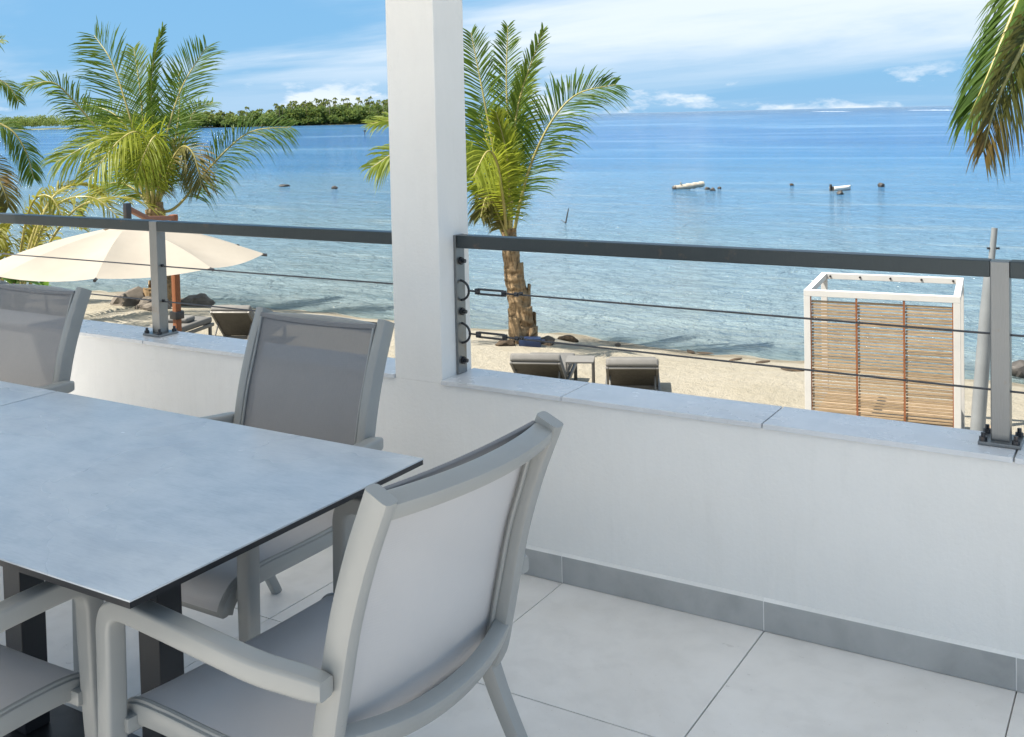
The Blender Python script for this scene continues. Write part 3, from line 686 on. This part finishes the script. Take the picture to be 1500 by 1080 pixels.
# left palm behind the parasol
d1 = (Vector((-20.0, 16.5, GZ))-EYE).dot(FWD); base1 = Vector((-20.0, 16.45, -2.62))
F1 = [dict(p=[(222,308,0),(212,250,-.1),(190,170,-.2),(164,92,.1),(138,52,.5)], L=1.2, cam=1, up=.1, m='frond'),
      dict(p=[(230,308,0),(236,245,-.1),(246,190,-.2),(268,125,0),(303,68,.4)], L=1.1, cam=1, up=.15, m='frond'),
      dict(p=[(226,300,0),(224,210,.3),(222,110,.6),(238,40,.9)], L=.55, cam=.6, up=.1, rt=.7, sp=.5, m='frond'),
      dict(p=[(224,305,0),(214,220,.6),(205,130,1.0),(196,70,1.4)], L=.8, cam=.8, up=.2, m='frond_lit'),
      dict(p=[(228,305,0),(250,235,.7),(262,170,1.1),(262,105,1.6)], L=.8, cam=.7, up=.2, rt=-.4, m='frond'),
      dict(p=[(235,312,0),(262,300,-.1),(316,236,0),(366,194,.2),(426,186,.4)], L=1.05, cam=.8, up=.6, dr=.9, m='frond', st=.2),
      dict(p=[(220,300,0),(185,240,.1),(150,198,.1),(106,146,0),(76,121,-.2),(36,126,-.4)], L=.80, cam=.5, up=.7, dr=.7),
      dict(p=[(220,306,0),(208,245,-.6),(184,197,-1.1),(140,208,-1.6),(82,238,-2.0)], L=1.05, cam=.5, up=.7, dr=.9, m='frond_lit'),
      dict(p=[(224,306,0),(222,240,-.7),(206,196,-1.3),(176,205,-1.8),(130,262,-2.3)], L=.95, cam=.6, up=.5, dr=1.0, m='frond_lit'),
      dict(p=[(228,306,0),(236,240,-.5),(234,205,-1.0),(222,205,-1.4),(196,262,-1.8)], L=.9, cam=.7, up=.4, dr=1.0, m='frond_lit'),
      dict(p=[(230,306,0),(250,240,-.4),(268,215,-.6),(284,228,-.8),(296,275,-1.0)], L=.75, cam=.6, up=.5, dr=.9, m='frond_dry'),
      dict(p=[(222,308,0),(200,280,.4),(170,268,.7),(140,282,.9),(118,312,1.1)], L=.7, cam=.5, up=.7, dr=.9, m='frond'),
      dict(p=[(228,306,0),(205,225,.9),(170,170,1.5),(120,150,2.0)], L=.8, cam=.4, up=.8, dr=.6),
      dict(p=[(230,306,0),(258,230,.9),(284,165,1.4),(312,150,1.9)], L=.75, cam=.5, up=.6, dr=.6)]
palm('young coconut palm with yellow sunlit fronds among rocks behind the cream parasol', base1, d1, [(243,420),(236,360),(226,305)], F1, (.30, .20), .9)
# middle palm by the waterline
base2 = Vector((-10.06, 16.67, -2.64)); d2 = (base2-EYE).dot(FWD)
F2 = [dict(p=[(742,345,0),(738,300,-.5),(728,240,-1.0),(714,222,-1.3),(694,258,-1.7)], L=.75, cam=.7, up=.4, dr=.9, m='frond_lit'),
      dict(p=[(746,345,0),(746,290,-.4),(742,225,-.7),(727,165,-.8)], L=.55, cam=1, up=.1, m='frond_lit', sp=.7, st=.3),
      dict(p=[(740,345,0),(726,240,0),(708,140,.1),(690,48,.3)], L=.75, cam=1, up=.1, m='frond'),
      dict(p=[(745,345,0),(748,240,.4),(742,130,.7),(744,38,1.0)], L=.62, cam=.9, up=.1, m='frond'),
      dict(p=[(748,345,0),(752,240,.1),(760,150,.2),(796,44,.3)], L=.55, cam=.9, up=.2, sp=.6, m='frond'),
      dict(p=[(748,345,0),(748,250,.5),(760,180,.8),(768,110,1.2)], L=.7, cam=.7, up=.2, rt=.5, m='frond_lit'),
      dict(p=[(752,345,0),(766,280,0),(784,225,0),(812,172,0),(848,137,.1),(902,124,.3)], L=.95, st=.22, cam=.75, up=.55, dr=.6, m='frond'),
      dict(p=[(738,345,0),(700,255,.1),(650,205,.2),(590,178,.2),(540,182,.1)], L=.7, cam=.4, up=.8, dr=.7, m='frond_lit'),
      dict(p=[(738,345,0),(704,270,-.3),(652,222,-.4),(596,216,-.5),(544,246,-.6)], L=.75, cam=.5, up=.7, dr=.9, m='frond_lit'),
      dict(p=[(742,345,0),(730,270,.6),(716,215,1.0),(700,165,1.3)], L=.8, cam=.8, up=.3, m='frond'),
      dict(p=[(754,395,0),(744,350,-.1),(722,300,-.3),(712,290,-.5),(704,318,-.7)], L=.45, cam=.6, up=.5, dr=1.0, m='frond_dry', st=.4)]
palm('young coconut palm standing at the waterline beside the white column', base2, d2, [(764,470),(756,415),(748,370),(745,335)], F2, (.25, .115), .75)
# palms outside the frame whose fronds hang into it
base3 = Vector((-24.6, 13.2, GZ-.05)); d3 = (base3-EYE).dot(FWD)
F3 = [dict(p=[(-75,215,0),(-30,178,0),(12,188,0),(36,218,0),(50,262,0)], L=.55, cam=.5, up=.7, dr=.9),
      dict(p=[(-75,215,0),(-40,150,.2),(-10,118,.3),(12,126,.3),(28,150,.3)], L=.45, cam=.5, up=.7, dr=.8),
      dict(p=[(-75,215,0),(-40,225,-.2),(-12,245,-.3),(6,280,-.4),(12,304,-.4)], L=.6, cam=.5, up=.7, dr=.8, m='frond_dry'),
      dict(p=[(-75,215,0),(-60,130,.2),(-30,70,.4),(4,58,.5)], L=.6, cam=.6, up=.5, dr=.6),
      dict(p=[(-75,215,0),(-110,150,0),(-160,120,0),(-210,150,0)], L=.7, cam=.5, up=.7, dr=.8),
      dict(p=[(-75,215,0),(-100,90,0),(-120,30,0),(-150,-10,0)], L=.7, cam=.9, up=.3, dr=.3)]
palm('coconut palm with drooping fronds beyond the areca shrub', base3, d3, [(-78,380),(-76,300),(-75,218)], F3, (.24, .17), .7)
base4 = atz(1640, 700, GZ-.05); base4 = Vector((1.2, 10.6, GZ-.05)); d4 = (base4-EYE).dot(FWD)
F4 = [dict(p=[(1640,-60,0),(1560,-80,0),(1512,-40,-.1),(1480,30,-.2),(1450,105,-.3),(1422,168,-.3)], L=.50, cam=.3, up=.3, rt=-.8, dr=1.0, n=110, m='frond', sp=.62, wl=.0105),
      dict(p=[(1640,-60,0),(1585,-30,-.2),(1522,30,-.4),(1486,92,-.6),(1458,155,-.7),(1440,222,-.8)], L=.44, cam=.8, up=.3, rt=.1, dr=.9, n=120, m='frond_dry', sp=.66, wl=.0105),
      dict(p=[(1640,-60,0),(1590,-60,.3),(1548,0,.5),(1518,60,.7),(1500,120,.8)], L=.5, cam=.5, up=.5, dr=.7, n=90, m='frond', sp=.7, wl=.0105),
      dict(p=[(1640,-60,0),(1700,-90,0),(1780,-40,0),(1830,80,0)], L=.6, dr=.8), dict(p=[(1640,-60,0),(1650,-180,0),(1640,-260,0)], L=.6)]
palm('tall coconut palm with browning fronds hanging over the lagoon side of the slatted cabin', base4, d4, [(1660,500),(1650,250),(1640,-55)], F4, (.2, .13), .6)

# ------------------------------------------------------------------ shrubs on the parasol side
def areca(base, label):
    root = thing('areca_palm', label, 'shrub', base)
    rnd = random.Random(3)
    for k in range(15):
        a = rnd.uniform(0, 2*PI); L = rnd.uniform(2.2, 3.1); lean = rnd.uniform(.25, .95)
        d = Vector((math.cos(a), math.sin(a), 0))
        pts = [Vector((0, 0, 0))+d*.1, d*(.25*lean*L)+Vector((0, 0, L*.45)), d*(.55*lean*L)+Vector((0, 0, L*.80)), d*(.95*lean*L)+Vector((0, 0, L*.86)), d*(1.25*lean*L)+Vector((0, 0, L*.72))]
        me, rc = frond_mesh(pts, Vector((0, 0, 1))+TOCAM*.4, .55, 34, .7, mat='areca', start=.36, wl=.022)
        o = link('frond', me, root); link('rachis', rc, o)
areca(atd(18, 470, 21.5)*1.0, 'yellow-green areca palm clump beyond the cream parasol')
def rosette(px, py, dist, s, label, seed):
    c = atd(px, py, dist); base = Vector((c.x, c.y, GZ)); h = c.z-GZ; rnd = random.Random(seed)
    root = thing('leafy_shrub', label, 'shrub', base, 0)
    MB().tube([(0, 0, -.1), (.03, .02, h*.5), (0, 0, h)], [.03, .024, .018], 6).build('stem', 'trunk', root)
    for k in range(22):
        a = rnd.uniform(0, 2*PI); el = rnd.uniform(.05, 1.2); L = s*rnd.uniform(.7, 1.1); hz = h-rnd.uniform(0, .35)*s
        d = Vector((math.cos(a)*math.cos(el), math.sin(a)*math.cos(el), math.sin(el))); w_ = d.cross(Vector((0, 0, 1))).normalized()*L*.2
        p0 = Vector((0, 0, hz)); g = Vector((0, 0, -L*.22)); up = w_.cross(d).normalized()*L*.04
        vs = [p0, p0+d*L*.35-w_*.8+up, p0+d*L*.35, p0+d*L*.35+w_*.8+up, p0+d*L*.7-w_+g*.4+up, p0+d*L*.7+g*.4, p0+d*L*.7+w_+g*.4+up, p0+d*L+g]
        MB().add(vs, [(0, 2, 1), (0, 3, 2), (1, 2, 5, 4), (2, 3, 6, 5), (4, 5, 7), (5, 6, 7)]).build('leaf', 'broad', root, smooth=60, recalc=False)
rosette(20, 408, 16.0, .42, 'bright green broad-leaved shrub under the parasol rim', 1)
rosette(66, 424, 16.3, .30, 'small pale green shrub low beside the broad-leaved one', 2)

# ------------------------------------------------------------------ parasol
uc = Vector((-12.13, 9.68, 0)); zr = -.25-GZ; RAD = 1.82
pa = thing('parasol', 'large cream cantilever parasol with a wooden mast', 'parasol', (uc.x, uc.y, GZ), R(-6))
peak = zr+.50; ri = .33; zi = zr+.42
for k in range(8):
    a0, a1 = 2*PI*k/8, 2*PI*(k+1)/8
    def fn(s_, t_, a0=a0, a1=a1):
        def rim(r_, a): return Vector((math.cos(a)*r_, math.sin(a)*r_, 0))
        p0 = rim(ri, a0).lerp(rim(ri, a1), s_); p1 = rim(RAD, a0).lerp(rim(RAD, a1), s_)
        p = p0.lerp(p1, t_); z = zi+(zr-zi)*t_+.045*math.sin(PI*t_)-.085*(4*s_*(1-s_))*math.sin(PI*t_*.8)
        edge = .012*(1-abs(2*s_-1))*0
        return (p.x, p.y, z-edge)
    MB().grid(fn, 8, 10).build('canopy_panel', 'canvas', pa, smooth=80)
    MB().tube([(math.cos(a0)*.05, math.sin(a0)*.05, zr+.20), (math.cos(a0)*(RAD-.02), math.sin(a0)*(RAD-.02), zr-.015)], .013, 6).build('rib', 'orange_wood', pa)
    MB().cyl((math.cos(a0)*(RAD-.03), math.sin(a0)*(RAD-.03), zr-.01), (math.cos(a0)*(RAD+.04), math.sin(a0)*(RAD+.04), zr-.022), .02, 8).build('rib_tip', 'fitting', pa)
def vent(s_, t_):
    a = 2*PI*s_; r_ = .02+.46*t_; return (math.cos(a)*r_, math.sin(a)*r_, peak-.17*t_+.022*math.sin(a*8)*t_*t_)
MB().grid(vent, 48, 5).build('vent_cap', 'canvas', pa, smooth=80)
MB().cyl((0, 0, zr+.12), (0, 0, peak+.04), .035, 10).build('hub', 'orange_wood', pa)
rot = Matrix.Rotation(R(6), 3, 'Z')
mt = atd(257, 400, (uc-EYE).dot(FWD)+1.95); ml = rot @ Vector((mt.x-uc.x, mt.y-uc.y, 0))
ztop = atd(238, 315, (uc-EYE).dot(FWD)+1.9).z-GZ
MB().sweep([(ml.x, ml.y, 0), (ml.x, ml.y, ztop)], rrect(.10, .10, .012), (1, 0, 0)).build('mast', 'orange_wood', pa)
MB().sweep([(ml.x*1.06, ml.y*1.06, ztop-.06), (ml.x*.4, ml.y*.4, ztop+.05), (0, 0, peak+.20)], rrect(.07, .07, .012), (0, 0, 1)).build('arm', 'orange_wood', pa)
MB().box(-.04, .04, -.04, .04, peak+.02, peak+.27).build('arm_bracket', 'fitting', pa, bevel=.006)
MB().box(ml.x-.08, ml.x+.08, ml.y-.08, ml.y+.08, 1.0, 1.12).build('crank', 'fitting', pa, bevel=.01)
MB().box(ml.x-.45, ml.x+.45, ml.y-.45, ml.y+.45, -.1, .06).build('base', 'concrete', pa, bevel=.01)

# ------------------------------------------------------------------ loungers and side table
def lounger(loc, rz, label, back=50, pillow=False, group=None):
    t = thing('sun_lounger', label, 'sun lounger', loc, rz, group)
    w = .36
    fr = MB()
    for s in (-1, 1): fr.box(s*w-.02, s*w+.02, -.62, 1.28, .22, .28)
    fr.box(-w, w, 1.24, 1.28, .222, .278); fr.box(-w, w, -.62, -.58, .222, .278); fr.box(-w, w, .02, .06, .222, .278)
    fr.build('frame', 'lounger_frame', t, bevel=.004)
    for sx in (-1, 1):
        for y in (-.52, 1.16): MB().box(sx*w-.025, sx*w+.025, y-.025, y+.025, -.1, .222).build('leg', 'lounger_frame', t, bevel=.003)
    MB().box(-w+.01, w-.01, .05, 1.27, .283, .40).build('seat_cushion', 'taupe', t, bevel=.035, smooth=60)
    a = R(back); ca, sa = math.cos(a), math.sin(a)
    def tr(mb): mb.v = [(x, .04-y*ca+ -z*sa*-1*0 - (-z)*sa*0 + z*sa, .285+y*sa+z*ca) for x, y, z in mb.v]; return mb
    bk = tr(MB().box(-w+.01, w-.01, .0, .80, .0, .115)).build('back_cushion', 'taupe_light', t, bevel=.035, smooth=60)
    tr(MB().box(-w+.045, w-.045, .03, .72, -.022, -.002)).build('back_panel', 'dark_mesh', t, bevel=.004)
    bf = MB()
    for s in (-1, 1): bf.box(s*(w-.028)-.018, s*(w-.028)+.018, .0, .77, -.034, -.001)
    bf.box(-w+.05, w-.05, .735, .77, -.033, -.002)
    tr(bf).build('back_frame', 'lounger_frame', t, bevel=.003)
    for s in (-1, 1):
        y1, z1 = .04-.45*ca, .285+.45*sa
        MB().cyl((s*(w-.06), y1-.02, z1-.02), (s*(w-.06), -.55, .27), .014, 8).build('strut', 'lounger_frame', t)
    if pillow:
        MB().box(-.26, .26, .55, .85, .40, .50).build('pillow', 'taupe_light', t, bevel=.045, smooth=60)
    return t
GL = 'loungers on the sand'
def put(px, py, z): p = atz(px, py, z); return p
pR = atz(926, 531, GZ+.76); pL = atz(784, 524, GZ+.76)
lounger((pR.x-.28, pR.y+.60, GZ), R(25), 'taupe sun lounger nearer the slatted cabin, back raised, facing the water', 32, group=GL)
lounger((pL.x-.26, pL.y+.61, GZ), R(22), 'taupe sun lounger on the palm side of the small side table, back raised', 32, group=GL)
st = atz(850, 526, GZ+.52)
sd = thing('side_table', 'small square grey side table between two taupe loungers', 'side table', (st.x, st.y, GZ), R(24))
MB().box(-.2, .2, -.2, .2, .50, .525).build('table_top', 'taupe_light', sd, bevel=.003, smooth=0)
for sx in (-1, 1):
    for sy in (-1, 1): MB().box(sx*.185-.012, sx*.185+.012, sy*.185-.012, sy*.185+.012, -.08, .50).build('leg', 'lounger_frame', sd, smooth=0)
for s in (-1, 1): MB().box(-.175, .175, s*.185-.008, s*.185+.008, .10, .116).build('stretcher', 'lounger_frame', sd, smooth=0)
q1 = atz(338, 462, GZ+.72)
lounger((q1.x-.1, q1.y+.35, GZ), R(24), 'taupe sun lounger with raised back and open struts behind the parasol mast', 44, group=GL)
q2 = atz(272, 474, GZ+.36)
lounger((q2.x+.1, q2.y-.75, GZ), R(16), 'flat taupe sun lounger with a loose pillow beside the parasol mast', 8, True, group=GL)

# ------------------------------------------------------------------ slatted cabin and pole
cb_ = thing('slatted_cabin', 'white-framed beach cabin with horizontal wooden slat screen', 'cabin', (-3.63, 12.52, GZ), R(7))
WX, DY, H = 1.72, 1.46, 1.90; T = .075
for x in (0, WX-T):
    for y in (0, DY-T): MB().box(x, x+T, y, y+T, -.15, H-T).build('post', 'white_paint', cb_, bevel=.004, smooth=0)
for y in (0, DY-T): MB().box(0, WX, y, y+T, H-T+.001, H).build('beam', 'white_paint', cb_, bevel=.004, smooth=0)
for x in (0, WX-T): MB().box(x+.001, x+T-.001, T+.001, DY-T-.001, H-T+.002, H-.001).build('beam', 'white_paint', cb_, bevel=.004, smooth=0)
MB().box(T+.01, WX-T-.01, .02, .055, .02, .07).build('bottom_rail', 'white_paint', cb_, bevel=.003, smooth=0)
gl = MB().box(T, WX-T, T, DY-T, H-.06, H-.052)
pw = (WX-2*T)/3
slm = MB().box(.012, pw-.012, -.014, .014, -.0118, .0118).mesh('slat', 'slat', smooth=0, bevel=.003)
for k in range(3):
    for j in range(46):
        o = link('slat', slm, cb_, (T+k*pw+random.uniform(-.003, .003), .037+random.uniform(-.002, .002), 0.100+j*.0370+random.uniform(-.003, .003)))
        o.rotation_euler = (random.uniform(-.12, .12), random.uniform(-.004, .004), 0)
for k in range(4):
    x = T+k*pw; MB().box(x-.011, x+.011, .006, .026, .07, H-T).build('batten', 'orange_wood', cb_, smooth=0)
for k in range(5): MB().cyl((.12+k*.37, DY-T-.001, H-.035), (.12+k*.37, DY-T-.02, H-.035), .014, 8).build('bolt_cap', 'fitting', cb_)
MB().box(T, WX-T, .5, DY-.02, .26, .34).build('bench', 'slat', cb_, bevel=.004)
bx = thing('wooden_box', 'small wooden box on the sand at the cabin corner', 'box', (-1.72, 13.4, GZ-.03), R(8))
MB().box(-.13, .13, -.13, .13, 0, .26).build('crate', 'slat', bx, bevel=.004); MB().box(-.15, .15, -.15, .15, .261, .285).build('lid', 'slat', bx, bevel=.003)
pp = thing('leaning_pole', 'tall grey two-stage pole leaning beside the slatted cabin', 'pole', (-1.60, 12.3, GZ))
dpole = (Vector((-1.60, 12.3, GZ))-EYE).dot(FWD)
def pl(x, y): return atd(x, y, dpole)-Vector((-1.60, 12.3, GZ))
pb = pl(1429, 672)
MB().tube([pb+Vector((0, 0, -.1)), pl(1434, 600), pl(1445, 460), pl(1451, 400)], [.078, .076, .070, .066], 14).build('lower_tube', 'grey_pole', pp)
MB().tube([pl(1450.5, 402), pl(1457, 334)], [.034, .032], 12).build('upper_tube', 'grey_pole', pp)
MB().cyl(pl(1446, 364)-Vector((0, 0, 0)), pl(1464, 364), .012, 8).build('hook', 'fitting', pp)

# ------------------------------------------------------------------ rocks, debris, things in the lagoon
def rock(name, p, s, label, cat, seed, mat='rock', group=None, flat=.7):
    bm = bmesh.new(); bmesh.ops.create_icosphere(bm, subdivisions=3, radius=1)
    for v_ in bm.verts:
        c = v_.co; k = 1+.35*noise.noise(c*1.3+Vector((seed*7, 0, 0)))+.14*noise.noise(c*3.5+Vector((seed, 9, 0)))
        v_.co = Vector((c.x*s[0]*k, c.y*s[1]*k, c.z*s[2]*k*flat))
    me = bpy.data.meshes.new(name); bm.to_mesh(me); bm.free(); me.materials.append(M[mat])
    me.polygons.foreach_set('use_smooth', [True]*len(me.polygons)); me.set_sharp_from_angle(angle=R(28))
    return tag(link(name, me, None, p, seed), label, cat, group)
def ground_at(px, py):
    p = atz(px, py, -2.62)
    for _ in range(4): p = atz(px, py, beach_z(p.x, p.y))
    return p
for i, (px, py, s, lab) in enumerate([(195, 446, .42, 'large grey rock at the foot of the left palm, apart from the heap'), (218, 450, .30, None), (232, 444, .38, None), (226, 454, .22, None), (238, 452, .25, None), (276, 448, .25, None), (287, 448, .36, 'grey rock on the sand behind the loose pillow'), (208, 453, .16, None)]):
    p = ground_at(px, py); p.z += s*.12
    rock('beach_rock', p, (s, s*.8, s), lab or 'grey rock in the heap around the left palm trunk', 'rock', i+1, group='rocks around the left palm')
for i, (px, py, sx, lab) in enumerate([(742, 506, .20, 'dark washed-up weed clump with palm shade modelled in, on the left side of the palm foot'), (800, 503, .32, 'long dark weed heap doubling as palm shade, trailing right of the palm foot'), (832, 499, .20, 'small dark clump of weed and modelled shade at the water edge past the palm')]):
    p = ground_at(px, py); p.z += .02  # dark clumps model washed-up debris together with the palm's shade
    rock('weed_and_shade_clump', p, (sx, sx*.5, .12), lab, 'seaweed', i+20, 'weed')
p = ground_at(778, 507); p.z += .06
bt_ = thing('blue_jerrycan', 'dark blue plastic can lying at the palm foot', 'can', p, .5)
MB().box(-.22, .18, -.1, .1, -.09, .10).build('body', 'blue_plastic', bt_, bevel=.03); MB().cyl((.17, 0, .03), (.25, 0, .03), .03, 10).build('cap', 'blue_plastic', bt_)
for i, (px, py) in enumerate([(1012, 516), (1032, 518), (1078, 527), (1150, 541), (1166, 543), (1118, 531), (905, 506)]):
    p = ground_at(px, py); p.z += .01
    rock('weed_tuft', p, (.15, .06, .02), 'small brown weed tuft along the waterline', 'seaweed', i+40, 'weed', 'weed tufts along the waterline')
def sea_pt(px, py): p = atz(px, py, SEA); return p
p = sea_pt(1009, 277)
lg = thing('drifting_log', 'pale drifting log afloat with a dark broken end', 'log', (p.x, p.y, SEA), R(31))
path = catmull([(-.85, 0, .05), (-.3, .05, .12), (.3, .0, .20), (.9, .1, .27)], 5)
MB().tube(path, [.17+.02*math.sin(i*2) for i in range(len(path))], 10).build('trunk', 'log', lg)
MB().tube([(-.95, 0, .02), (-.75, .0, .06)], [.15, .19], 10).build('broken_end', 'dark_rock', lg); MB().tube([(-.4, 0, .12), (-.5, -.1, .42)], [.05, .03], 8).build('stub', 'log', lg)
p = sea_pt(1232, 279)
bo = thing('dinghy', 'small white rowing dinghy moored in the lagoon', 'boat', (p.x, p.y, SEA), R(48))
def hull(s_, t_):
    x = -.58+1.16*s_; wd = .30*(1-max(0, (s_-.45)/.55)**2.2)*(.75+.25*min(1, s_*5)); a = PI*t_
    return (x, -math.cos(a)*wd, .26*(1-max(0, math.sin(a))**.7)+.16*(s_-.35)**2*.9*s_-.05)
hl = MB().grid(hull, 14, 12).build('hull', 'boat_white', bo, smooth=60, recalc=False)
hs = hl.modifiers.new('thickness', 'SOLIDIFY'); hs.thickness = .03
MB().box(-.15, .0, -.26, .26, .13, .16).build('thwart', 'log', bo); MB().box(.2, .3, -.2, .2, .14, .17).build('thwart', 'log', bo)
MB().box(-.60, -.575, -.22, .22, -.06, .24).build('transom', 'dark_rock', bo)
MB().box(-.70, -.60, -.06, .06, -.1, .36).build('outboard_motor', 'dark_rock', bo, bevel=.02)
for i, (px, py, s, lab) in enumerate([(1160, 271, .12, 'small brown coral head breaking the water between log and dinghy'), (1291, 273, .20, 'dark coral head breaking the water past the dinghy'), (1231, 284, .18, 'dark mooring buoy just in front of the dinghy'), (1036, 277, .14, 'dark stone in the water right beside the log'), (1044, 278.5, .15, 'darker stone beside the log, second from its end'), (1054, 276, .12, 'tiny dark stone farthest from the log end'), (490, 276, .19, 'dark rock breaking the water beside the left side of the column'), (417, 272.5, .22, 'low dark rock barely breaking the water by the palm frond tip'), (1499, 549, .20, 'dark rock in the shallows beyond the railing post')]):
    p = sea_pt(px, py+1); p.z = SEA+s*.25
    rock('coral_head' if i < 2 else ('buoy' if i == 2 else 'sea_rock'), p, (s*(1.8 if i == 7 else 1), s, s*(.5 if i == 7 else 1)), lab, 'rock' if i != 2 else 'buoy', i+60, 'dark_rock' if i else 'weed', flat=.9)
p = sea_pt(827, 327)
sk_ = thing('stake', 'thin dark stake leaning out of the shallow water', 'stake', (p.x, p.y, SEA))
MB().tube([(-.05, 0, -.4), (.10, .05, .3), (.18, .05, .62)], [.035, .03, .018], 7).build('rod', 'dark_rock', sk_); MB().tube([(.04, 0, .02), (-.2, .05, .12)], [.02, .012], 6).build('twig', 'dark_rock', sk_)
p = sea_pt(534.5, 199)
mk = thing('channel_marker', 'thin dark marker post in the lagoon beside the column', 'marker', (p.x, p.y, SEA))
MB().tube([(0, 0, -.5), (0, 0, 1.1)], .11, 8).build('pile', 'dark_rock', mk); MB().box(-.22, .22, -.22, .22, 1.1, 1.5).build('topmark', 'dark_rock', mk)

# ------------------------------------------------------------------ render settings
S.render.engine = 'CYCLES'
S.cycles.max_bounces = 8; S.cycles.diffuse_bounces = 5; S.cycles.transparent_max_bounces = 12
